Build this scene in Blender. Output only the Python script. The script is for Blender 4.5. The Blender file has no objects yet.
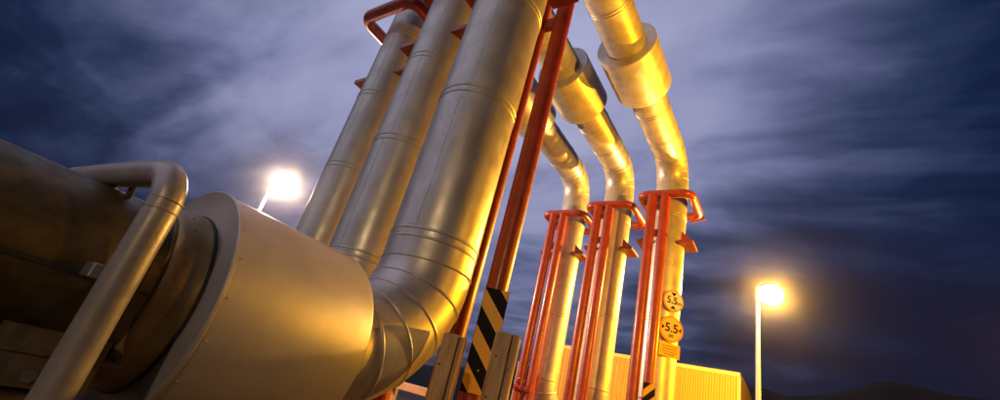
import bpy, math, random
from mathutils import Vector, Matrix, noise as mnoise
random.seed(7)
PI = math.pi
HC = 0.95                      # height of the camera above the ground
scene = bpy.context.scene
col = scene.collection

# ------------------------------------------------------------------ helpers
class MB:
    """collects faces, then links them as one mesh object"""
    def __init__(self): self.v = []; self.f = []; self.m = []
    def add(self, verts, faces, mat=0):
        b = len(self.v); self.v += [Vector(p) for p in verts]
        for f in faces: self.f.append([b+i for i in f]); self.m.append(mat)
        return self
    def box(self, c, s, mat=0, rz=0.0, bevel=0.0):
        hx, hy, hz = s[0]/2, s[1]/2, s[2]/2
        M = Matrix.Rotation(rz, 3, 'Z'); c = Vector(c)
        if bevel <= 0:
            vs = [c + M @ Vector((x*hx, y*hy, z*hz)) for z in (-1,1) for y in (-1,1) for x in (-1,1)]
            self.add(vs, [(0,2,3,1),(4,5,7,6),(0,1,5,4),(2,6,7,3),(0,4,6,2),(1,3,7,5)], mat)
        else:
            b = bevel
            outline = [(-hx+b,-hy),(hx-b,-hy),(hx,-hy+b),(hx,hy-b),(hx-b,hy),(-hx+b,hy),(-hx,hy-b),(-hx,-hy+b)]
            ins = [(x*(1-b/hx), y*(1-b/hy)) for x, y in outline]
            rings = [(ins,-hz),(outline,-hz+b),(outline,hz-b),(ins,hz)]
            vs = [c + M @ Vector((x,y,z)) for o, z in rings for x, y in o]
            fs = [tuple(range(7,-1,-1)), tuple(range(24,32))]
            for k in range(3):
                for i in range(8):
                    j = (i+1) % 8; fs.append((k*8+i, k*8+j, k*8+8+j, k*8+8+i))
            self.add(vs, fs, mat)
        return self
    def sweep(self, rings, seg=48, mat=0, caps=True):
        """rings: (centre, tangent, binormal, radius)"""
        vs = []
        for c, t, b, r in rings:
            c = Vector(c); t = Vector(t).normalized(); b = Vector(b).normalized(); n = t.cross(b).normalized()
            for i in range(seg):
                a = 2*PI*i/seg
                vs.append(c + r*(math.cos(a)*b + math.sin(a)*n))
        fs = []
        for k in range(len(rings)-1):
            for i in range(seg):
                j = (i+1) % seg
                fs.append((k*seg+i, k*seg+j, (k+1)*seg+j, (k+1)*seg+i))
        if caps:
            fs.append(tuple(range(seg-1,-1,-1)))
            fs.append(tuple(range((len(rings)-1)*seg, len(rings)*seg)))
        self.add(vs, fs, mat); return self
    def rod(self, a, b, r, seg=16, mat=0, r2=None):
        a, b = Vector(a), Vector(b); t = (b-a).normalized()
        bi = t.orthogonal().normalized()
        return self.sweep([(a,t,bi,r),(b,t,bi,r if r2 is None else r2)], seg, mat)
    def tube(self, pts, r, seg=20, mat=0, bi=None, closed=False):
        pts = [Vector(p) for p in pts]; n = len(pts); rings = []
        for i, p in enumerate(pts):
            if closed: t = (pts[(i+1)%n]-pts[i-1]).normalized()
            else: t = (pts[min(i+1,n-1)]-pts[max(i-1,0)]).normalized()
            rings.append((p, t, bi, r))
        if closed: rings.append(rings[0])
        return self.sweep(rings, seg, mat, caps=not closed)
    def prism(self, poly, h, origin, ux, uy, un, mat=0):
        o, ux, uy, un = Vector(origin), Vector(ux), Vector(uy), Vector(un); n = len(poly)
        vs = [o+ux*x+uy*y for x, y in poly] + [o+ux*x+uy*y+un*h for x, y in poly]
        fs = [tuple(range(n-1,-1,-1)), tuple(range(n,2*n))]
        for i in range(n): j = (i+1) % n; fs.append((i,j,n+j,n+i))
        self.add(vs, fs, mat); return self
    def build(self, name, mats, parent=None, off=(0,0,0), smooth=40, recalc=True):
        off = Vector(off)
        me = bpy.data.meshes.new(name)
        me.from_pydata([tuple(v-off) for v in self.v], [], self.f)
        if not isinstance(mats, (list, tuple)): mats = [mats]
        for m in mats: me.materials.append(m)
        me.polygons.foreach_set('material_index', self.m)
        if recalc:
            import bmesh
            bm = bmesh.new(); bm.from_mesh(me)
            bmesh.ops.remove_doubles(bm, verts=bm.verts, dist=1e-6)
            bmesh.ops.recalc_face_normals(bm, faces=bm.faces)
            bm.to_mesh(me); bm.free()
        if smooth:
            me.shade_smooth(); me.set_sharp_from_angle(angle=math.radians(smooth))
        ob = bpy.data.objects.new(name, me); col.objects.link(ob)
        if parent: ob.parent = parent
        return ob

def tag(o, label=None, cat=None, group=None, kind=None):
    if label: o['label'] = label
    if cat: o['category'] = cat
    if group: o['group'] = group
    if kind: o['kind'] = kind
    return o
def thing(name, label, cat, loc=(0,0,0), rz=0, group=None):
    o = bpy.data.objects.new(name, None); col.objects.link(o)
    o.empty_display_size = .2; o.location = loc; o.rotation_euler = (0,0,rz)
    return tag(o, label, cat, group)
def dup(root, loc, rz, label):
    r = root.copy(); col.objects.link(r); r.location = loc; r.rotation_euler = (0,0,rz); r['label'] = label
    for ch in list(root.children):
        c = ch.copy(); col.objects.link(c); c.parent = r
        for g in list(ch.children):
            d = g.copy(); col.objects.link(d); d.parent = c
    return r

# ------------------------------------------------------------------ materials
def mat(name, color, rough=.5, metal=0.0, var=.15, vscale=6.0, bump=0.0, bscale=60.0, rvar=.1,
        color2=None, stretch=(1,1,1), spec=.5, detail=6, ramp=(.35,.7), coat=0.0):
    m = bpy.data.materials.new(name); m.use_nodes = True
    nt = m.node_tree; N = nt.nodes; L = nt.links; p = N['Principled BSDF']
    tc = N.new('ShaderNodeTexCoord'); mp = N.new('ShaderNodeMapping'); mp.inputs['Scale'].default_value = stretch
    L.new(tc.outputs['Object'], mp.inputs['Vector'])
    nz = N.new('ShaderNodeTexNoise'); nz.inputs['Scale'].default_value = vscale; nz.inputs['Detail'].default_value = detail
    nz.inputs['Roughness'].default_value = .62
    L.new(mp.outputs[0], nz.inputs['Vector'])
    cr = N.new('ShaderNodeValToRGB')
    c = color; c2 = color2 or tuple(x*(1-var*2) for x in c)
    cr.color_ramp.elements[0].position, cr.color_ramp.elements[1].position = ramp
    cr.color_ramp.elements[0].color = (*c2,1); cr.color_ramp.elements[1].color = (*c,1)
    L.new(nz.outputs['Fac'], cr.inputs[0]); L.new(cr.outputs[0], p.inputs['Base Color'])
    p.inputs['Metallic'].default_value = metal
    p.inputs['Specular IOR Level'].default_value = spec
    if coat: p.inputs['Coat Weight'].default_value = coat; p.inputs['Coat Roughness'].default_value = .15
    mr = N.new('ShaderNodeMapRange'); mr.inputs[1].default_value = .3; mr.inputs[2].default_value = .7
    mr.inputs[3].default_value = max(.02, rough-rvar); mr.inputs[4].default_value = min(1, rough+rvar)
    n2 = N.new('ShaderNodeTexNoise'); n2.inputs['Scale'].default_value = vscale*2.3; n2.inputs['Detail'].default_value = 4
    L.new(mp.outputs[0], n2.inputs['Vector']); L.new(n2.outputs['Fac'], mr.inputs[0]); L.new(mr.outputs[0], p.inputs['Roughness'])
    if bump:
        n3 = N.new('ShaderNodeTexNoise'); n3.inputs['Scale'].default_value = bscale; n3.inputs['Detail'].default_value = 3
        L.new(mp.outputs[0], n3.inputs['Vector'])
        b = N.new('ShaderNodeBump'); b.inputs['Strength'].default_value = bump; b.inputs['Distance'].default_value = .01
        L.new(n3.outputs['Fac'], b.inputs['Height']); L.new(b.outputs[0], p.inputs['Normal'])
    return m
def grime(m, amount, stretch, scale, tint=(.42,.37,.32)):
    nt = m.node_tree; N = nt.nodes; L = nt.links; p = N['Principled BSDF']
    src = p.inputs['Base Color'].links[0].from_socket
    tc = N.new('ShaderNodeTexCoord'); mp = N.new('ShaderNodeMapping'); mp.inputs['Scale'].default_value = stretch
    L.new(tc.outputs['Object'], mp.inputs['Vector'])
    n = N.new('ShaderNodeTexNoise'); n.inputs['Scale'].default_value = scale; n.inputs['Detail'].default_value = 8; n.inputs['Roughness'].default_value = .7
    L.new(mp.outputs[0], n.inputs['Vector'])
    r = N.new('ShaderNodeValToRGB'); r.color_ramp.elements[0].position = .36; r.color_ramp.elements[0].color = (*tint,1)
    r.color_ramp.elements[1].position = .56; r.color_ramp.elements[1].color = (1,1,1,1)
    L.new(n.outputs['Fac'], r.inputs[0])
    mx = N.new('ShaderNodeMixRGB'); mx.blend_type = 'MULTIPLY'; mx.inputs[0].default_value = amount
    L.new(src, mx.inputs[1]); L.new(r.outputs[0], mx.inputs[2]); L.new(mx.outputs[0], p.inputs['Base Color'])
def emit(name, color, s):            # glare-sized lit globe: light from the burner inside passes through it
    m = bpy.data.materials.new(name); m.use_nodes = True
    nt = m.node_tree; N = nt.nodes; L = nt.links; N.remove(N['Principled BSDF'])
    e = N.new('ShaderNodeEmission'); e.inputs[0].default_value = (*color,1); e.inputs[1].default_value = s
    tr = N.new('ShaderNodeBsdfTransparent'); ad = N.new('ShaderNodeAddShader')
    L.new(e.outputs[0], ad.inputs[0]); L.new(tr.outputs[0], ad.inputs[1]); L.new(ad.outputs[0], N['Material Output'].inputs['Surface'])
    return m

CLAD  = mat('aluminium_cladding', (.59,.575,.54), .42, .52, .10, 3.0, .05, 3.2, .07)
CLADS = mat('sleeve_cladding', (.52,.52,.57), .48, .42, .08, 2.2, .03, 5.0, .06)
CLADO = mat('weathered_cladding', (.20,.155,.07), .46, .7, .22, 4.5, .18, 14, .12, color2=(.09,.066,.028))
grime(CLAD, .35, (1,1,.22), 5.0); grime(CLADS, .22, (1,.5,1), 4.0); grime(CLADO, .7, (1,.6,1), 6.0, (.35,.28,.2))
CLADC = mat('lit_collar_cladding', (.46,.34,.15), .42, .5, .22, 7, .1, 12, .1, color2=(.26,.18,.07))  # warm lamplight on the collar is put into this colour
DARKM = mat('dark_sealant', (.03,.027,.025), .7, 0, .2)
RED   = mat('red_oxide_paint', (.42,.050,.018), .42, 0, .16, 5, .04, 40, .10, coat=.15)
grime(RED, .42, (1,1,.5), 9.0, (.55,.42,.38))
GREYP = mat('grey_painted_steel', (.40,.38,.38), .38, .3, .14, 7, .05, 60, .10)
STEEL = mat('galvanised_steel', (.42,.42,.41), .45, .8, .15, 12, 0, 60, .1)
SADDLE= mat('saddle_steel', (.15,.125,.09), .6, .2, .25, 9, .1, 50)
WOODM = None
YELL  = mat('yellow_retroreflective', (.88,.52,.015), .45, 0, .06, 14, 0, 1, .08)
BLACK = mat('black_sign_paint', (.010,.010,.014), .6, 0, .2, 20, spec=.12)
SIGNW = mat('cream_sign_face', (.82,.76,.74), .5, 0, .06, 18)
SIGNY = mat('amber_sign_face', (.80,.55,.16), .5, 0, .06, 18)
ORNG  = mat('orange_sign_border', (.75,.27,.03), .45, 0, .06, 18)
SHEDY = mat('shed_yellow_paint', (.62,.36,.004), .5, 0, .03, 2.0, 0, 1, .08, stretch=(1,1,.3))
SHEDT = mat('shed_trim_paint', (.82,.58,.10), .45, 0, .05, 3)
POLEM = mat('lamp_column_steel', (.55,.54,.50), .4, .5, .1, 8)
HEADM = mat('lamp_housing', (.35,.34,.32), .45, .3, .1, 8)
PLANK = mat('barrier_paint', (.70,.36,.16), .6, 0, .12, 9, .1, 40, stretch=(.3,1,1))
PINKP = mat('pale_conduit_paint', (.62,.42,.34), .45, 0, .1, 8)
HILLM = mat('dark_scrub', (.016,.020,.014), .95, 0, .3, .25, .5, 1.2, spec=.1)

def wood():
    m = mat('weathered_timber', (.64,.43,.20), .75, 0, .3, 9, .35, 26, .1, color2=(.36,.22,.09), stretch=(2.2,2.2,.22), spec=.25, ramp=(.36,.62))
    nt = m.node_tree; N = nt.nodes; L = nt.links; p = N['Principled BSDF']
    src = p.inputs['Base Color'].links[0].from_socket
    tc = N.new('ShaderNodeTexCoord'); mp = N.new('ShaderNodeMapping'); mp.inputs['Scale'].default_value = (26,26,1.1)
    L.new(tc.outputs['Object'], mp.inputs['Vector'])
    n = N.new('ShaderNodeTexNoise'); n.inputs['Scale'].default_value = 1.0; n.inputs['Detail'].default_value = 4
    L.new(mp.outputs[0], n.inputs['Vector'])
    r = N.new('ShaderNodeValToRGB'); r.color_ramp.elements[0].position = .33; r.color_ramp.elements[0].color = (.25,.22,.2,1)
    r.color_ramp.elements[1].position = .40; r.color_ramp.elements[1].color = (1,1,1,1)
    L.new(n.outputs['Fac'], r.inputs[0])
    mx = N.new('ShaderNodeMixRGB'); mx.blend_type = 'MULTIPLY'; mx.inputs[0].default_value = .8
    L.new(src, mx.inputs[1]); L.new(r.outputs[0], mx.inputs[2]); L.new(mx.outputs[0], p.inputs['Base Color'])
    return m
WOODM = wood()
ASPH  = mat('asphalt', (.055,.053,.05), .85, 0, .25, 40, .6, 180, .08)
GRAV  = mat('gravel_ground', (.14,.105,.075), .95, 0, .3, 3, .9, 45, .04, color2=(.05,.037,.028))
KERB  = mat('kerb_concrete', (.32,.30,.27), .8, 0, .18, 12, .2, 60)
WHITEP= mat('road_line_paint', (.7,.7,.66), .7, 0, .15, 15)

# ------------------------------------------------------------------ steam pipelines
R = .32; RS = .48; RE = .65; ZA = HC+.064; ZO = HC+5.62
def seamed(p0, p1, bi, r, seams, bead=.006, w=.011):
    """straight cladding run with lapped bead seams at distances along it (a seam is a pair of swaged beads)"""
    p0, p1 = Vector(p0), Vector(p1); t = (p1-p0).normalized(); Ln = (p1-p0).length
    prof = [(0,r)]
    for s in sorted(seams):
        if s < .08 or s > Ln-.08: continue
        for q in (-.028, .028):
            prof += [(s+q-w, r),(s+q-w*.5, r+bead*.85),(s+q, r+bead),(s+q+w*.5, r+bead*.85),(s+q+w, r)]
    prof.append((Ln, r)); prof.sort(key=lambda q: q[0])
    return MB().sweep([(p0+t*s, t, bi, rr) for s, rr in prof], 72)
def elbow(c, a0, a1, X, r, flip, n=5, bead=.007):
    """gored elbow in the YZ plane; c = bend centre (y,z); angles in degrees"""
    rings = []
    def ringat(a):
        a = math.radians(a); ctr = Vector((X, c[0]+RE*math.cos(a), c[1]+RE*math.sin(a)))
        t = Vector((0,-math.sin(a), math.cos(a))) * (1 if a1 > a0 else -1)
        return ctr, t
    sgn = 1 if a1 > a0 else -1
    da = abs(a1-a0)/n
    for k in range(n+1):
        a = a0+sgn*da*k
        for q, rr in ((-1.1,r),(-.55,r+bead*.85),(0,r+bead),(.55,r+bead*.85),(1.1,r)):
            if (k == 0 and q < 0) or (k == n and q > 0): continue
            ctr, t = ringat(a+sgn*q); rings.append((ctr, t, (1,0,0), rr))
        if k < n:
            # the flat gore between two mitres keeps its chord: a slightly smaller mid radius
            for q in (.12,.31,.5,.69,.88):
                ctr, t = ringat(a+sgn*da*q); rings.append((ctr, t, (1,0,0), r))
    return MB().sweep(rings, 72)
def sleeve_mb(X, y0, y1, z, taper):
    if taper: prof = [(y0,R-.01),(y0,RS-.012),(y0+.012,RS),(y1-.17,RS),(y1-.15,RS-.006),(y1,R+.008),(y1,R-.01)]
    else: prof = [(y0,R-.01),(y0,RS-.004),(y0-.004,RS+.001),(y0-.002,RS+.006),(y0+.010,RS+.006),(y0+.014,RS),(y1-.03,RS),(y1-.008,RS-.010),(y1,RS-.03),(y1,R-.01)]
    return MB().sweep([((X,y,z),(0,1,0),(1,0,0),r) for y, r in prof], 96, caps=False)

def rivets(mb, pts, r=.0065):
    for p, n in pts:
        p, n = Vector(p), Vector(n).normalized(); b = n.orthogonal().normalized()
        mb.sweep([(p-n*.002,n,b,r),(p+n*.0025,n,b,r*.85),(p+n*.004,n,b,r*.35)], 8)
    return mb
def ring_pts(X, y, z, r, n, a0=0):      # rivets round a pipe running along Y
    return [((X+r*math.cos(a), y, z+r*math.sin(a)), (math.cos(a),0,math.sin(a))) for a in [a0+2*PI*k/n for k in range(n)]]
def ring_z(X, Y, z, r, n, a0=0):
    return [((X+r*math.cos(a), Y+r*math.sin(a), z), (math.cos(a),math.sin(a),0)) for a in [a0+2*PI*k/n for k in range(n)]]
def lap_z(X, Y, z0, z1, r, a):          # lengthwise lap of one cladding sheet on a riser
    mb = MB(); a1 = a+.16; n = 6
    vs = []
    for z in (z0, z1):
        for k in range(n+1):
            q = a+(a1-a)*k/n; rr = r+.0022
            vs.append((X+rr*math.cos(q), Y+rr*math.sin(q), z))
        vs.append((X+(r-.002)*math.cos(a1), Y+(r-.002)*math.sin(a1), z)); vs.append((X+(r-.002)*math.cos(a), Y+(r-.002)*math.sin(a), z))
    N_ = n+3; fs = [tuple(range(N_-1,-1,-1)), tuple(range(N_,2*N_))]
    for k in range(N_): j = (k+1)%N_; fs.append((k,j,N_+j,N_+k))
    mb.add(vs, fs)
    m_ = (z1-z0); cnt = 7
    rivets(mb, [((X+(r+.002)*math.cos(a+.08), Y+(r+.002)*math.sin(a+.08), z0+m_*(k+.5)/cnt),(math.cos(a+.08),math.sin(a+.08),0)) for k in range(cnt)], .005)
    return mb
SEAMZ = [HC+z for z in (.88, 2.09, 3.17, 4.25)]
PIPES = [(-2.147, 2.218, 8.63, 'nearest and largest steam pipeline, with the wide insulation sleeve beside the grey bent tube'),
         (-3.36, 2.614, 8.83, 'middle steam pipeline, rising and dropping between the other two'),
         (-4.56, 2.928, 9.09, 'farthest steam pipeline, the left one at both ends of the row')]
for i, (X, YR, YD, lab) in enumerate(PIPES):
    root = thing('steam_pipeline', lab, 'pipeline', (X,YR,0), 0, 'aluminium clad steam pipelines crossing over the road')
    off = (X,YR,0)
    ys = YR-RE                                              # start of the lower elbow
    # near ground run, sleeve
    s0, s1 = ys-.78, ys-.045
    gr = seamed((X,-6,ZA), (X,s0+.01,ZA), (1,0,0), R, [6+s0-.16-.9*k for k in range(7)])
    gr_pts = ring_pts(X, s0-.20, ZA, R, 30)
    ec = MB().sweep([((X,y,ZA),(0,1,0),(1,0,0),r) for y, r in ((s0-.135,R-.01),(s0-.133,R+.012),(s0-.12,R+.024),(s0-.09,R+.031),(s0-.05,R+.034),(s0+.01,R+.035))],72,caps=False)
    rivets(ec, ring_pts(X, s0-.085, ZA, R+.031, 26, .1), .0045).build('end_collar', CLADC, root, off)
    ringm = MB().sweep([((X,s0-.014,ZA),(0,1,0),(1,0,0),R+.03),((X,s0-.012,ZA),(0,1,0),(1,0,0),R+.040),((X,s0-.002,ZA),(0,1,0),(1,0,0),R+.040)],96,caps=False)
    rivets(gr, gr_pts, .0055).build('ground_run', CLADO, root, off)
    sl = rivets(sleeve_mb(X, s0, s1, ZA, False), ring_pts(X, s0+.03, ZA, RS, 20, .1), .0035).build('insulation_sleeve', CLADS, root, off)
    ringm.build('seal_ring', DARKM, sl)
    for o in sl.children: o.location = -Vector(off)
    seamed((X,s1-.01,ZA), (X,ys+.001,ZA), (1,0,0), R, []).build('collar', CLAD, root, off)
    elbow((ys, ZA+RE), -90, 0, X, R, 1).build('elbow', CLAD, root, off)
    z0, z1 = ZA+RE, ZO-RE
    rs = seamed((X,YR,z0),(X,YR,z1),(1,0,0),R,[z-z0 for z in SEAMZ])
    for q, (za, zb) in enumerate(zip(SEAMZ[:-1], SEAMZ[1:])):
        lp = lap_z(X, YR, za+.045, zb-.045, R, math.radians(-84+q*9-7*i)); rs.add(lp.v, lp.f)
    for z in SEAMZ: rivets(rs, ring_z(X, YR, z, R, 22, .1*i), .0048)
    rs.build('riser', CLAD, root, off)
    elbow((YR+RE, ZO-RE), 180, 90, X, R, -1).build('elbow', CLAD, root, off)
    ya, yb = YR+RE, YD-RE
    yov0, yov1 = YD-3.62, YD-2.42                           # overhead sleeve
    sm = [YD-y-ya for y in (4.47,)] + [YD-5.6-ya, YD-2.02-ya, YD-1.2-ya]
    seamed((X,ya,ZO),(X,yb,ZO),(1,0,0),R,sm).build('overhead_span', CLAD, root, off)
    rivets(sleeve_mb(X, yov0, yov1, ZO, True), ring_pts(X, yov0+.06, ZO, RS, 24)+ring_pts(X, yov1-.21, ZO, RS, 24), .006).build('expansion_sleeve', CLAD, root, off)
    elbow((YD-RE, ZO-RE), 90, 0, X, R, -1).build('elbow', CLAD, root, off)
    seamed((X,YD,z1),(X,YD,z0),(1,0,0),R,[z1-z for z in SEAMZ if z > z0+.3]).build('dropper', CLAD, root, off)
    elbow((YD+RE, ZA+RE), 180, 270, X, R, 1).build('elbow', CLAD, root, off)
    seamed((X,YD+RE,ZA),(X,12.9,ZA),(1,0,0),R,[.8,1.7]).build('ground_run', CLAD, root, off)

# seam strip along the ground run of the nearest pipe, its lap joint
near = [o for o in col.objects if o.name == 'steam_pipeline'][0]
sm = MB()
sm.box((-1.8285,.15,HC+.062),(.012,.66,.016)); sm.box((-1.8285,.605,HC+.056),(.012,.20,.014))
sm.build('lap_seam', DARKM, near, (-2.147,2.218,0), smooth=0)

# ------------------------------------------------------------------ red pipe supports
def rrect(hx, y0, y1, rad, z, n=7):
    pts = []
    for cx, cy, a0 in ((hx-rad,y0+rad,-90),(hx-rad,y1-rad,0),(-hx+rad,y1-rad,90),(-hx+rad,y0+rad,180)):
        for k in range(n+1):
            a = math.radians(a0+90*k/n); pts.append((cx+rad*math.cos(a), cy+rad*math.sin(a), z))
    return pts
HZ = HC+4.47
def make_support(loc, rz, label, far):
    t = thing('pipe_support', label, 'pipe support', loc, rz, 'red steel pipe supports with hoops')
    for px in ((-.232, .022) if far else (-.250, .028)):
        p = MB().sweep([((px,-.53,z),(0,0,1),(1,0,0),r) for z, r in ((0,.095 if far else .084),(HZ-.02,.095 if far else .084))],28).build('post', RED, t)
        MB().box((px,-.53,.016),(.24,.24,.024),bevel=.004).build('base_plate', RED, p)
    MB().tube(rrect(.49,-.53,.50,.17  ,HZ),.084,24,bi=(0,0,1),closed=True).build('hoop', RED, t)
    MB().box((-.108,-.53,HZ-.21),(.125,.02,.26)).build('spacer_plate', RED, t, smooth=0)
    MB().box((-.108,-.53,HC+3.62),(.125,.05,.14)).build('spacer_plate', RED, t, smooth=0)
    zb = HC+3.56
    for sx in (-1, 1):
        br = MB().box((sx*.40,-.05,zb),(.27,.50,.055)).build('bracket', RED, t, smooth=0)
        MB().prism([(.30,.028),(.53,.028),(.30,.24)], .014, (0,-.22,zb), (sx,0,0), (0,0,1), (0,1,0)).build('gusset', RED, br, smooth=0)
    if far:
        for sx in (-1, 1):
            MB().prism([(.30,.05),(.56,.02),(.60,-.04),(.30,-.12)], .016, (0,.60,HZ+.02), (sx,0,0), (0,0,1), (0,1,0)).build('gusset', RED, t, smooth=0)
    for px in (-.108,):
        MB().rod((px,-.545,HZ-.20),(px,-.528,HZ-.20),.028,12).build('bolt', STEEL, t)
    return t
LB = ['red posts and hoop round the right far pipe, the one carrying clearance signs',
      'pair of red posts with hoop round the middle of the three far pipes',
      'pair of red posts with hoop round the left one of the three far pipes',
      'close pair of red posts right of the largest pipe, behind the hazard board',
      'red support whose clamp peeps out between the two left large pipes',
      'red support with its hoop wrapped round the top of the leftmost pipe']
sup0 = make_support((PIPES[0][0],PIPES[0][2],0), 0, LB[0], True)
sup1 = make_support((PIPES[0][0],PIPES[0][1],0), PI, LB[3], False)
for k in (1,2):
    d_ = dup(sup0, (PIPES[k][0],PIPES[k][2],0), 0, LB[k]); d_.scale.z = (1, .998, .988)[k]
sup0.scale.z = 1.016
for k in (1,2): dup(sup1, (PIPES[k][0],PIPES[k][1],0), PI, LB[3+k])

# ------------------------------------------------------------------ grey restraint tube straddling the near pipe
t = thing('restraint_tube', 'grey bent steel tube standing in front of and over the near pipe', 'pipe restraint', (-1.70,.515,0))
pts = [(-1.70,.528,0)] + [(-1.70,.528-.02*k,HC*k+(.30)*k) for k in (.3,.6,1.0)]
zt = HC+.437; rb = .115
pts = [(-1.70,.53,0),(-1.70,.522,.5),(-1.70,.512,HC),(-1.70,.506,zt-rb)]
for k in range(1,9):
    a = math.radians(90*k/8); pts.append((-1.70-rb+rb*math.cos(a), .506-.02*k/8, zt-rb+rb*math.sin(a)))
pts += [(-2.1,.455,zt-.004),(-2.5,.42,zt-.01)]
for k in range(1,9):
    a = math.radians(90*k/8); pts.append((-2.5-rb*math.sin(a), .42, zt-.01-rb+rb*math.cos(a)))
pts += [(-2.615,.42,0)]
tb = MB().tube(pts,.049,28,bi=(0,1,0)).build('bent_tube', GREYP, t, (-1.70,.515,0))
wl = MB()
for z in (HC+.30, HC+.335): wl.tube([(-1.70+.050*math.cos(a),.507+.050*math.sin(a),z) for a in [2*PI*k/24 for k in range(24)]],.0022,6,bi=(0,0,1),closed=True)
wl.build('weld_bead', GREYP, t, (-1.70,.515,0))
MB().rod((-2.02,.488,HC+.345),(-2.02,.488,zt),.011,12).build('strut', DARKM, t, (-1.70,.515,0))
cl = MB().box((-1.785,.470,HC+.075),(.085,.05,.045),bevel=.004).build('clamp', STEEL, t, (-1.70,.515,0), smooth=30)
# pipe saddle under the ground run
t = thing('pipe_saddle', 'dim steel saddle under the near pipe at the lower left', 'pipe saddle', (-2.147,.49,0))
w = MB(); w.box((-2.147,.485,.34),(.60,.11,.66)); w.build('web', SADDLE, t, (-2.147,.49,0), smooth=0)
pr = []
n = 14
for k in range(n+1):
    a = math.radians(215+110*k/n); pr.append((.326*math.cos(a), .326*math.sin(a)))
poly = [(-.33,-.29),(-.33,-.20)] + pr + [(.33,-.20),(.33,-.29)]
MB().prism([(x,z) for x,z in ([(-.34,-.33),(-.34,-.175),(-.275,-.175)]+pr[1:-1]+[(.275,-.175),(.34,-.175),(.34,-.33)])], .25, (-2.147,.37,ZA), (1,0,0),(0,0,1),(0,1,0)).build('cradle', SADDLE, t, (-2.147,.49,0), smooth=0)
MB().box((-1.845,.50,HC-.172),(.09,.36,.012)).build('flange', SADDLE, t, (-2.147,.49,0), smooth=0)
MB().rod((-1.86,.475,HC-.235),(-1.80,.475,HC-.235),.018,6).build('bolt', STEEL, t, (-2.147,.49,0))

# ------------------------------------------------------------------ timber guard posts
def post_mb(cx, cy, w, d, h, rz, groove, seed):
    rnd = random.Random(seed)
    b = .012
    o = [(-w/2+b,-d/2),(groove-.007,-d/2),(groove-.001,-d/2+.028),(groove+.006,-d/2),(w/2-b,-d/2),(w/2,-d/2+b),(w/2,d/2-b),(w/2-b,d/2),(-w/2+b,d/2),(-w/2,d/2-b),(-w/2,-d/2+b)]
    # further drying cracks on the side face
    mb = MB(); M = Matrix.Rotation(rz,3,'Z'); zs = [0,.3,.6,.8,.95,1.05,h*.92,h-.012,h]
    vs = []
    for k, z in enumerate(zs):
        s = .93 if k == len(zs)-1 else 1.0
        for j, (x, y) in enumerate(o):
            jx = rnd.uniform(-.0025,.0025); jy = rnd.uniform(-.0025,.0025)
            dz = rnd.uniform(-.006,.006) if k >= len(zs)-2 else 0
            vs.append(Vector((cx,cy,z+dz)) + M @ Vector((x*s+jx,y*s+jy,0)))
    n = len(o); fs = [tuple(range(n-1,-1,-1)), tuple(range((len(zs)-1)*n, len(zs)*n))]
    for k in range(len(zs)-1):
        for i in range(n): j = (i+1)%n; fs.append((k*n+i,k*n+j,(k+1)*n+j,(k+1)*n+i))
    mb.add(vs, fs); return mb
def add_post(name_label, cx, cy, w, d, h, rz, g, seed, knots):
    o = post_mb(cx,cy,w,d,h,rz,g,seed).build('timber_post', WOODM, None, (cx,cy,0), smooth=25)
    o.location = (cx,cy,0); tag(o, name_label, 'post', 'weathered timber guard posts')
    M = Matrix.Rotation(rz,3,'Z')
    for (kx, kz, kr) in knots:
        c = Vector((0,0,kz)) + M @ Vector((kx,-d/2-.001,0)); nrm = M @ Vector((0,-1,0))
        MB().rod(c-nrm*.003, c+nrm*.0015, kr, 14).build('knot', DARKM, o)
    return o
add_post('left weathered timber post, just right of the big elbow', -1.665, 2.125, .130, .13, HC+.300, math.radians(32), .028, 3, [(-.045,HC+.13,.006),(-.03,HC-.12,.005)])
add_post('right weathered timber post overlapping the striped hazard board', -1.505, 2.43, .150, .14, HC+.405, math.radians(26), .03, 5, [(-.04,HC+.26,.006),(-.045,HC+.03,.006),(.045,HC+.2,.005)])

# ------------------------------------------------------------------ hazard boards
def clip_rect(poly, w, h):
    def clip(P, ins, inter):
        out = []
        for i in range(len(P)):
            a, b = P[i-1], P[i]
            if ins(b):
                if not ins(a): out.append(inter(a,b))
                out.append(b)
            elif ins(a): out.append(inter(a,b))
        return out
    def xi(v): return lambda a,b: (v, a[1]+(b[1]-a[1])*(v-a[0])/(b[0]-a[0]))
    def yi(v): return lambda a,b: (a[0]+(b[0]-a[0])*(v-a[1])/(b[1]-a[1]), v)
    for ins, it in ((lambda p:p[0]>=-w/2-1e-9, xi(-w/2)),(lambda p:p[0]<=w/2+1e-9, xi(w/2)),(lambda p:p[1]>=-1e-9, yi(0)),(lambda p:p[1]<=h+1e-9, yi(h))):
        if not poly: return poly
        poly = clip(poly, ins, it)
    return poly
def hazard_board(label, loc, rz, w, h, period, thick, drop, phase, clampz):
    t = thing('hazard_board', label, 'hazard board', loc, rz)
    m = MB().box((0,0,h/2),(w,.005,h))
    wi = w-.004; hi = h-.004
    k = -3
    while k*period+phase < h+abs(drop)+period:
        z = k*period+phase
        P = clip_rect([(-wi/2,z),(wi/2,z-drop),(wi/2,z-drop+thick),(-wi/2,z+thick)], wi, hi)
        if len(P) >= 3: m.add([(x,-.0045,y+.002) for x,y in P],[tuple(range(len(P)))],1)
        k += 1
    m.build('striped_panel', [BLACK, YELL], t, smooth=0, recalc=False)
    for cz in clampz:
        MB().box((0,.03,cz),(w*.55,.05,.03)).build('clamp', STEEL, t, smooth=0)
        MB().rod((0,-.009,cz),(0,-.002,cz),.006,10).build('bolt', STEEL, t)
    return t
hazard_board('black and yellow striped hazard board between the two timber posts', (-1.832,2.672,HC+.03), math.radians(30), .182, .725, .262, .128, .20, .06, (.15,.6))
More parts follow.
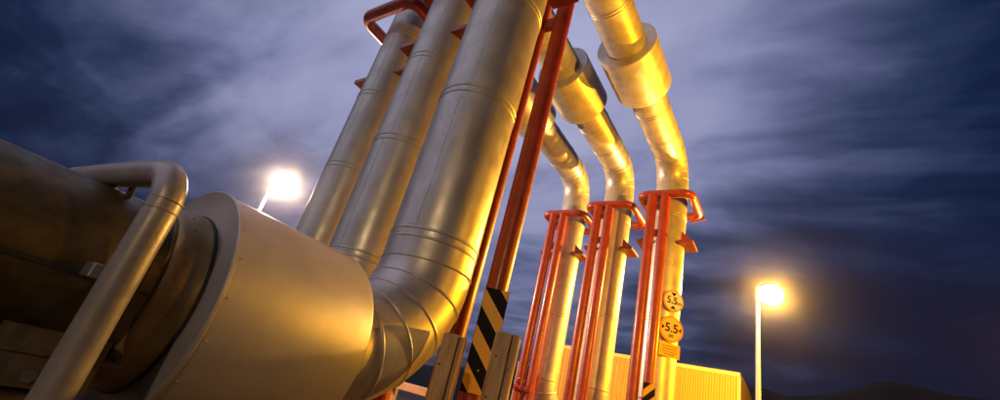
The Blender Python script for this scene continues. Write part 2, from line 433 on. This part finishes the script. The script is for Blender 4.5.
hazard_board('small striped hazard board low on the right far pipe, below the signs', (-2.085,8.005,HC+.32), math.radians(12), .19, .60, .25, .125, -.19, .10, (.3,))

# ------------------------------------------------------------------ clearance signs
def text_mesh(s, size, name, m, parent, x, z, y, xs=1.0):
    cu = bpy.data.curves.new(name, 'FONT'); cu.body = s; cu.size = size; cu.align_x = 'CENTER'; cu.align_y = 'CENTER'; cu.extrude = .0012
    cu.offset = .0035*size/.2
    tmp = bpy.data.objects.new('tmp', cu); col.objects.link(tmp)
    bpy.context.view_layer.update()
    me = bpy.data.meshes.new_from_object(tmp.evaluated_get(bpy.context.evaluated_depsgraph_get()))
    bpy.data.objects.remove(tmp); bpy.data.curves.remove(cu)
    me.name = name; me.materials.clear(); me.materials.append(m)
    o = bpy.data.objects.new(name, me); col.objects.link(o); o.parent = parent
    o.rotation_euler = (PI/2,0,0); o.location = (x,y,z); o.scale = (xs,1,1)
    return o
SROT = math.radians(43.8)
def sign_at(d, z):      # a point in front of the pipe surface of the nearest dropper
    n = Vector((math.sin(SROT), -math.cos(SROT), 0)); p = Vector((-2.147,8.63,0)) + n*d
    return (p.x, p.y, z)
def round_sign(label, zc, rad, face, kind):
    t = thing('clearance_sign', label, 'road sign', sign_at(.375, zc), SROT, 'round clearance signs on the far pipe')
    d = MB().sweep([((0,y,0),(0,1,0),(1,0,0),r) for y, r in ((.004,rad),(-.002,rad))],56).build('border_disc', ORNG, t)
    f = MB().sweep([((0,y,0),(0,1,0),(1,0,0),rad*.865) for y in (-.0015,-.005)],56).build('sign_face', face, t)
    yy = -.0075
    if kind == 'height':
        text_mesh('5.5', .185*rad/.205, 'lettering', BLACK, t, -.028, .0, yy)
        text_mesh('m', .10*rad/.205, 'lettering', BLACK, t, .125*rad/.205, -.025, yy)
        tri = [[(-.06,.155),(.06,.155),(0,.085)],[(-.06,-.155),(.06,-.155),(0,-.085)]]
    else:
        text_mesh('5.5', .19*rad/.205, 'lettering', BLACK, t, 0, .012, yy)
        text_mesh('m', .10*rad/.205, 'lettering', BLACK, t, 0, -.115, yy)
        tri = [[(-.168,.048),(-.168,-.032),(-.118,.008)],[(.168,.048),(.168,-.032),(.118,.008)]]
    for T in tri:
        MB().prism([(x*rad/.205,z*rad/.205) for x,z in T], .002, (0,-.005,0), (1,0,0),(0,0,1),(0,-1,0)).build('arrow', BLACK, t, smooth=0)
    MB().box((0,.022,0),(.06,.032,.05)).build('bracket', STEEL, t, smooth=0)
    return t
round_sign('upper round clearance sign, cream with arrows above and below its figures', HC+2.445, .203, SIGNW, 'height')
round_sign('lower round clearance sign, amber with arrows left and right of its figures', HC+1.93, .232, SIGNY, 'width')
t = thing('notice_plate', 'yellow rectangular notice plate under the two round signs', 'notice', sign_at(.36, HC+1.56), SROT)
MB().box((0,0,0),(.40,.005,.235)).build('plate', YELL, t, smooth=0)
b = MB()
for z, w in ((.06,.30),(.015,.26),(-.03,.31),(-.072,.2)): b.box((0,-.0035,z),(w,.001,.013))
b.build('text_line', SADDLE, t, smooth=0)
MB().box((0,.022,0),(.06,.032,.05)).build('bracket', STEEL, t, smooth=0)

# ------------------------------------------------------------------ corrugated shed
ZT = HC+2.95; YS = 18.0; XR = -1.70; XL = -9.6; YB = 23.6
t = thing('corrugated_shed', 'long yellow corrugated metal shed behind the far pipes', 'shed', (XR,YS,0))
o_ = (XR,YS,0)
def profile_x(x0, x1, pitch, dep):
    pts = []; x = x1
    while x > x0:
        for fx, y in ((0,0),(.18,0),(.32,-dep),(.68,-dep),(.82,0)): pts.append((x-fx*pitch, y))
        x -= pitch
    return pts
pf = profile_x(XL, XR-.09, .170, .055)
m = MB(); vs = []
zs = [.12, ZT-.14]
for z in zs: vs += [(x,YS+y,z) for x,y in pf]
n = len(pf); m.add(vs, [(i,i+1,n+i+1,n+i) for i in range(n-1)])
m.build('corrugated_wall', SHEDY, t, o_, smooth=0, recalc=False)
MB().box(((XL+XR)/2-.045,YS+.03,.06),(XR-XL-.09,.10,.118)).build('plinth', KERB, t, o_, smooth=0)
roof = [(YS-.03,ZT-.14),(YS-.03,ZT-.015),(YS-.01,ZT)]
for k in range(0,13):
    a = math.radians(90*k/12); roof.append((YS+.5+(YB-YS-.5)*math.sin(a), ZT-.55+.55*math.cos(a)))
low = [(y, z-.06) for y, z in roof[3:]][::-1] + [(YS+.02,ZT-.06),(YS+.02,ZT-.14)]
MB().prism(roof+low, XR-XL-.02, (XL,0,0),(0,1,0),(0,0,1),(1,0,0)).build('roof', SHEDT, t, o_, smooth=25)
endp = [(YS+.03,.02)] + [(y, z-.061) for y, z in roof[2:]] + [(YB,.02)]
MB().prism([(YS+.03,.02),(YS+.03,ZT-.1)]+[(y,z-.066) for y,z in roof[3:]]+[(YB-.005,.02)], .05, (XR-.07,0,0),(0,1,0),(0,0,1),(1,0,0)).build('end_wall', SHEDY, t, o_, smooth=25)
MB().box((XR-.045,YS-.005,(ZT-.145)/2),(.10,.06,ZT-.145),bevel=.006).build('corner_trim', SHEDT, t, o_, smooth=30)

# ------------------------------------------------------------------ street lamps
def lamp(label, base, ztop, head, colr, power, es, aim=None, cone=88):
    bx, by = base; hx, hy, hz = head
    t = thing('street_lamp', label, 'street lamp', (bx,by,0), 0, 'street lamps')
    off = (bx,by,0)
    MB().sweep([((bx,by,z),(0,0,1),(1,0,0),r) for z, r in ((0,.085),(HC+1.40,.083),(HC+1.50,.056),(ztop-.02,.046),(ztop,.03))],24).build('pole', POLEM, t, off)
    MB().box((bx,by,.015),(.3,.3,.028),bevel=.004).build('base_plate', POLEM, t, off)
    d = Vector((hx-bx,hy-by,0)); ln = d.length; d.normalize(); ang = math.atan2(d.y,d.x)
    arm = MB().rod((bx,by,ztop-.06), Vector((bx,by,hz+.21))+d*(ln-.15), .025, 14); arm.build('arm', POLEM, t, off)
    # short housing with a glowing globe under it, enlarged to the size of the lamp's glare
    hd = MB(); rings = []
    c = Vector((hx,hy,hz+.20))
    for s, wy, zz in ((-.20,.03,.02),(-.14,.07,.045),(-.04,.10,.06),(.06,.10,.06),(.13,.07,.04),(.17,.03,.02)):
        ring = []
        for k in range(12):
            a = 2*PI*k/12
            y = wy*math.cos(a); z = zz*math.sin(a) if math.sin(a) > 0 else .02*math.sin(a)
            ring.append(c + Matrix.Rotation(ang,3,'Z') @ Vector((s,y,z)))
        rings.append(ring)
    vs = [p for r in rings for p in r]; fs = [tuple(range(11,-1,-1)), tuple(range(60,72))]
    for k in range(5):
        for i in range(12): j=(i+1)%12; fs.append((k*12+i,k*12+j,k*12+12+j,k*12+12+i))
    hd.add(vs,fs); h = hd.build('lamp_head', HEADM, t, off, smooth=50)
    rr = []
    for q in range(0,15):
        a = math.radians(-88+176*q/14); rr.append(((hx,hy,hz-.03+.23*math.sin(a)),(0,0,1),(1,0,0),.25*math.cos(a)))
    lens = MB().sweep(rr,28).build('glare_globe', emit('sodium_glare_globe', colr, es), h)
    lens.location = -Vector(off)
    li = bpy.data.lights.new('sodium_light','SPOT' if aim else 'POINT'); li.energy = power; li.color = colr; li.shadow_soft_size = .10
    lo = bpy.data.objects.new('sodium_light', li); col.objects.link(lo); lo.location = (hx-bx,hy-by,hz-.03); lo.parent = t
    if aim:
        li.spot_size = math.radians(cone); li.spot_blend = .35
        lo.rotation_euler = (Vector((hx,hy,hz-.03))-Vector(aim)).to_track_quat('Z','Y').to_euler()
    return t
def polar(b, d): b = math.radians(b); return (d*math.sin(b), d*math.cos(b))
bx, by = polar(-3.78,12.6); hx, hy = polar(-2.35,12.6)
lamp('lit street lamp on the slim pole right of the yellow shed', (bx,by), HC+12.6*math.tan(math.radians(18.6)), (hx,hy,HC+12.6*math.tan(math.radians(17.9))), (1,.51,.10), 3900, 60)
bx, by = polar(-65.2,13.2); hx, hy = polar(-63.9,13.2)
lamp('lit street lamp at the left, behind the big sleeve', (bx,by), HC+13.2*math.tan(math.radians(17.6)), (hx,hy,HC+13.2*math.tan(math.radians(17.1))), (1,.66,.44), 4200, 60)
lamp('added unseen floodlight mast on the near verge, lighting the far pipes', (4.5,3.2), HC+3.2, (3.8,3.8,HC+2.9), (1,.43,.012), 2700, 30, aim=(-3.2,8.5,HC+2.7))  # added out-of-view source that gilds the far pipes and spans
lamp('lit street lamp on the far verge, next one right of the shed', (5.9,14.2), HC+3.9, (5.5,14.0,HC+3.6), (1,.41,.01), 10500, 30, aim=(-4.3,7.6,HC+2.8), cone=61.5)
lamp('added unseen fill lamp well behind the camera', (4.0,-8.3), HC+4.3, (3.6,-8.0,HC+3.9), (1,.66,.32), 620, 30)  # added fill light for the timber posts and the sleeve

# ------------------------------------------------------------------ small things by the road
t = thing('guard_rail', 'low orange lit timber rail on short legs, far left of the timber posts', 'guard rail', (-6.9,7.35,0))
o_ = (-6.9,7.35,0); Z = HC-.10
MB().box((-6.65,7.55,Z),(1.5,.10,.16),bevel=.008,rz=math.radians(-6)).build('plank', PLANK, t, o_, smooth=30)
for s in (-.62,.62):
    MB().box((-6.65+s,7.66-s*.1,(Z+.03)/2),(.10,.09,Z+.03),bevel=.005).build('leg', WOODM, t, o_, smooth=30)
t = thing('conduit_post', 'thin pale conduit standing just left of the left far pipe', 'conduit', (-4.93,8.62,0))
MB().rod((-4.93,8.62,0),(-4.93,8.62,HC+.90),.028,14).build('conduit', PINKP, t, (-4.93,8.62,0))
MB().rod((-4.93,8.62,HC+.90),(-4.93,8.62,HC+.93),.034,14).build('cap', PINKP, t, (-4.93,8.62,0))
t = thing('pipe_clamp', 'red bolted clamp low on the posts of the left far pipe', 'clamp', (-4.66,8.48,HC+.45))
MB().box((-4.66,8.46,HC+.42),(.40,.05,.10),bevel=.004).build('strap', RED, t, (-4.66,8.48,HC+.45), smooth=30)
for q in (-.14,-.02,.12):
    MB().rod((-4.66+q,8.44,HC+.42),(-4.66+q,8.39,HC+.42),.026,6).build('bolt', RED, t, (-4.66,8.48,HC+.45))
MB().tube([(-4.78,8.40,HC+.50),(-4.74,8.38,HC+.58),(-4.66,8.37,HC+.60),(-4.60,8.39,HC+.52)],.022,12,bi=(0,1,0)).build('handle', RED, t, (-4.66,8.48,HC+.45))

# ------------------------------------------------------------------ the setting
def disc(name, m, rad, z, n=64):
    mb = MB(); rs = [0.5,3,6,10,16,25,40,60,90,rad]
    vs = [(0,0,z)]; fs = []
    for r in rs:
        for k in range(n): a = 2*PI*k/n; vs.append((r*math.cos(a), r*math.sin(a), z))
    for k in range(n): fs.append((0,1+k,1+(k+1)%n))
    for q in range(len(rs)-1):
        for k in range(n):
            j = (k+1)%n; fs.append((1+q*n+k,1+(q+1)*n+k,1+(q+1)*n+j,1+q*n+j))
    mb.add(vs,fs); o = mb.build(name, m, None, smooth=0); tag(o, kind='structure'); return o
HR = 150
disc('ground', GRAV, HR+25, 0)
o = MB().add([(-120,3.75,.004),(120,3.75,.004),(120,7.65,.004),(-120,7.65,.004)],[(0,1,2,3)]).build('road', ASPH, None, smooth=0); tag(o, kind='structure')
m = MB()
for y in (3.68, 7.72): m.box((0,y,.06),(240,.13,.12))
o = m.build('kerb', KERB, None, smooth=0); tag(o, kind='structure')
m = MB()
for k in range(-20,21): m.add([(k*6-1.5,5.65,.008),(k*6+1.5,5.65,.008),(k*6+1.5,5.75,.008),(k*6-1.5,5.75,.008)],[(0,1,2,3)])
o = m.build('road_marking', WHITEP, None, smooth=0); tag(o, kind='structure')
# hills: bearing (deg) -> elevation angle of the crest
HP = [(-180,2),(-110,2),(-60,1.6),(-45,2.0),(-40,2.4),(-34,3.6),(-29,5.0),(-22,6.6),(-12,7.6),(-5,8.3),(-1.5,7.8),(.2,8.05),(2.4,8.7),(4.2,9.4),(5.2,9.95),(6.3,10.5),(7.2,10.6),(7.9,10.5),(9.8,10.2),(11.6,10.05),(14,10.1),(20,8.2),(30,6),(50,4),(90,3),(180,2)]
def crest(b):
    for i in range(len(HP)-1):
        if HP[i][0] <= b <= HP[i+1][0]:
            t = (b-HP[i][0])/(HP[i+1][0]-HP[i][0]); e = HP[i][1]+(HP[i+1][1]-HP[i][1])*t
            e += .10*mnoise.noise(Vector((b*.5,3,0))) + .05*mnoise.noise(Vector((b*1.8,7,0)))
            return e
m = MB(); nb = 1080; rad = [(HR-62,0),(HR-45,.16),(HR-25,.52),(HR-8,.86),(HR,1.0),(HR+9,.9),(HR+24,0)]
vs = []
for k in range(nb):
    b = -180+360*k/nb; e = crest(b); H = HC+HR*math.tan(math.radians(e))
    for r, f in rad:
        br = math.radians(b)
        hh = H*f*(1+.10*mnoise.noise(Vector((math.sin(br)*r*.05, math.cos(br)*r*.05, 1)))*(1 if f < 1 else 0)) - (.3 if f == 0 else 0)
        vs.append((r*math.sin(br), r*math.cos(br), hh))
nr = len(rad); fs = []
for k in range(nb):
    j = (k+1)%nb
    for q in range(nr-1): fs.append((k*nr+q,k*nr+q+1,j*nr+q+1,j*nr+q))
m.add(vs,fs); o = m.build('hills', HILLM, None, smooth=60); tag(o, kind='structure')

# ------------------------------------------------------------------ haze added for the lamps' halos
DENS = .0013
m = bpy.data.materials.new('halo_haze'); m.use_nodes = True; nt = m.node_tree
nt.nodes.remove(nt.nodes['Principled BSDF'])
pv = nt.nodes.new('ShaderNodeVolumePrincipled'); pv.inputs['Density'].default_value = DENS
pv.inputs['Color'].default_value = (.9,.9,.92,1); pv.inputs['Anisotropy'].default_value = .98
nt.links.new(pv.outputs[0], nt.nodes['Material Output'].inputs['Volume'])
o = MB().box((0,0,20),(2*HR+60,2*HR+60,43)).build('haze', m, None, smooth=0); tag(o, kind='stuff', label='thin haze added to give the lit lamps their halos')

# ------------------------------------------------------------------ sky
w = bpy.data.worlds.new('World'); scene.world = w; w.use_nodes = True
nt = w.node_tree; N = nt.nodes; L = nt.links; bg = N['Background']
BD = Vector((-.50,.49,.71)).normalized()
tc = N.new('ShaderNodeTexCoord')
def math_(op, a, b=None, clamp=False):
    n = N.new('ShaderNodeMath'); n.operation = op; n.use_clamp = clamp
    for i, x in enumerate((a,b)):
        if x is None: continue
        if isinstance(x,(int,float)): n.inputs[i].default_value = x
        else: L.new(x, n.inputs[i])
    return n.outputs[0]
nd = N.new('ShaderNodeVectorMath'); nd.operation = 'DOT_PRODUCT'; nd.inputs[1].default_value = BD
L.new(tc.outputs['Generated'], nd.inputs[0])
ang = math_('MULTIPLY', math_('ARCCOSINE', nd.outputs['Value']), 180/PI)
sx = N.new('ShaderNodeSeparateXYZ'); L.new(tc.outputs['Generated'], sx.inputs[0])
# cloud sheet: direction projected on a high plane, stretched along the wind
den = math_('ADD', math_('MAXIMUM', sx.outputs['Z'], 0.0), .16)
px = math_('DIVIDE', sx.outputs['X'], den); py = math_('DIVIDE', sx.outputs['Y'], den)
cb = N.new('ShaderNodeCombineXYZ'); L.new(px, cb.inputs[0]); L.new(py, cb.inputs[1])
def cloud(rot, scl, scale, detail, dist, seed):
    mp = N.new('ShaderNodeMapping'); mp.inputs['Rotation'].default_value = (0,0,rot); mp.inputs['Scale'].default_value = scl
    mp.inputs['Location'].default_value = (seed,seed*1.7,0)
    L.new(cb.outputs[0], mp.inputs['Vector'])
    n = N.new('ShaderNodeTexNoise'); n.inputs['Scale'].default_value = scale; n.inputs['Detail'].default_value = detail
    n.inputs['Roughness'].default_value = .55; n.inputs['Distortion'].default_value = dist
    L.new(mp.outputs[0], n.inputs['Vector']); return n.outputs['Fac']
c1 = cloud(math.radians(-30), (.45,1.2,1), 1.5, 6, .9, 3.1)
c2 = cloud(math.radians(-48), (.26,2.0,1), 2.2, 7, .6, 8.4)
c3 = cloud(math.radians(20), (1,1.5,1), 2.4, 6, .5, 5.2)
cl = math_('ADD', math_('MULTIPLY', math_('SUBTRACT', c3, .5), 22.0), math_('MULTIPLY', math_('SUBTRACT', c1, .5), 36.0))
cl = math_('ADD', cl, math_('MULTIPLY', math_('SUBTRACT', c2, .5), 13.0))
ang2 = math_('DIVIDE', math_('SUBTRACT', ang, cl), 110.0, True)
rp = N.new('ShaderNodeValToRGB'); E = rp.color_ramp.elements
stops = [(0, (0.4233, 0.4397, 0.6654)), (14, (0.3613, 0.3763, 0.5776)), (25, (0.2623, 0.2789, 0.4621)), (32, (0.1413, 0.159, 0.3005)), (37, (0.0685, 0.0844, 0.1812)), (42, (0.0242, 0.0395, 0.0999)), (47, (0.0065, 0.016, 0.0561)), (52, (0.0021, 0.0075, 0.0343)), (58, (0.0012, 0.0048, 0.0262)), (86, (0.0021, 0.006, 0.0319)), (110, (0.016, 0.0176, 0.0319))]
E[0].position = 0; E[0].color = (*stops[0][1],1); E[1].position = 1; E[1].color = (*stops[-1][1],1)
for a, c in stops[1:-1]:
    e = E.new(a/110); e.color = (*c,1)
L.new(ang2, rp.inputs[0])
# unseen pale sky patch added behind the left of the view to grey the risers
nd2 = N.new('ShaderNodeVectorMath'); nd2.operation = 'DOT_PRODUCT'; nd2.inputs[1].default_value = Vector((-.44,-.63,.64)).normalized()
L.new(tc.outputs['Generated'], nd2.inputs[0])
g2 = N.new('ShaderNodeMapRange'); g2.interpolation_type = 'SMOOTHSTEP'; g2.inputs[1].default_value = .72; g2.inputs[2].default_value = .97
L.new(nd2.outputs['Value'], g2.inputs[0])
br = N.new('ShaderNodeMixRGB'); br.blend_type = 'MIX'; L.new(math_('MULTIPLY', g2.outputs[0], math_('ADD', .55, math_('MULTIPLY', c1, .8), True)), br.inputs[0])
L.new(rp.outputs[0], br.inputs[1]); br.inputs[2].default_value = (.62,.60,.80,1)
sky = N.new('ShaderNodeTexSky'); sky.sky_type = 'NISHITA'; sky.sun_disc = False
sky.sun_elevation = math.radians(1.0); sky.sun_rotation = math.radians(-49)
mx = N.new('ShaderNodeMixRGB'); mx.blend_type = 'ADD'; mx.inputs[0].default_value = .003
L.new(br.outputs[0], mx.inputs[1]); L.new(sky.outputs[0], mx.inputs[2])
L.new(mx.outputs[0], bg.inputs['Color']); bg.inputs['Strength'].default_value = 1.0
# last of the dusk light, soft and weak, from the bright part of the sky
sl = bpy.data.lights.new('dusk_sun','SUN'); sl.energy = .10; sl.angle = math.radians(30); sl.color = (.78,.80,1.0)
so = bpy.data.objects.new('dusk_sun', sl); col.objects.link(so); so.rotation_euler = BD.to_track_quat('Z','Y').to_euler()

# ------------------------------------------------------------------ camera
f_, P_ = 443.0, (500.0, 200.0)
up = Vector((252,-950,443)).normalized()
xo = 305.0; ov = Vector((xo,(xo*252+f_*f_)/950,f_)).normalized()
Xw = ov.cross(up).normalized(); ov = up.cross(Xw).normalized()
Rm = Matrix((Xw, ov, up))                      # rows: world axes in camera (x right, y down, z forward) coordinates
right, down, fwd = Rm.col[0], Rm.col[1], Rm.col[2]
cam = bpy.data.cameras.new('camera'); co = bpy.data.objects.new('camera', cam); col.objects.link(co)
M = Matrix.Identity(4)
for i in range(3): M[i][0] = right[i]; M[i][1] = -down[i]; M[i][2] = -fwd[i]; M[i][3] = (0,0,HC)[i]
co.matrix_world = M
cam.sensor_width = 36; cam.lens = 36*f_/1000; cam.clip_start = .05; cam.clip_end = 2000
scene.camera = co
vs_ = scene.view_settings
vs_.view_transform = 'Standard'; vs_.look = 'None'; vs_.exposure = 0; vs_.gamma = 1; vs_.use_curve_mapping = False
scene.render.engine = 'CYCLES'
cy = scene.cycles; cy.use_denoising = True; cy.volume_bounces = 1; cy.max_bounces = 8
cy.sample_clamp_indirect = 6.0
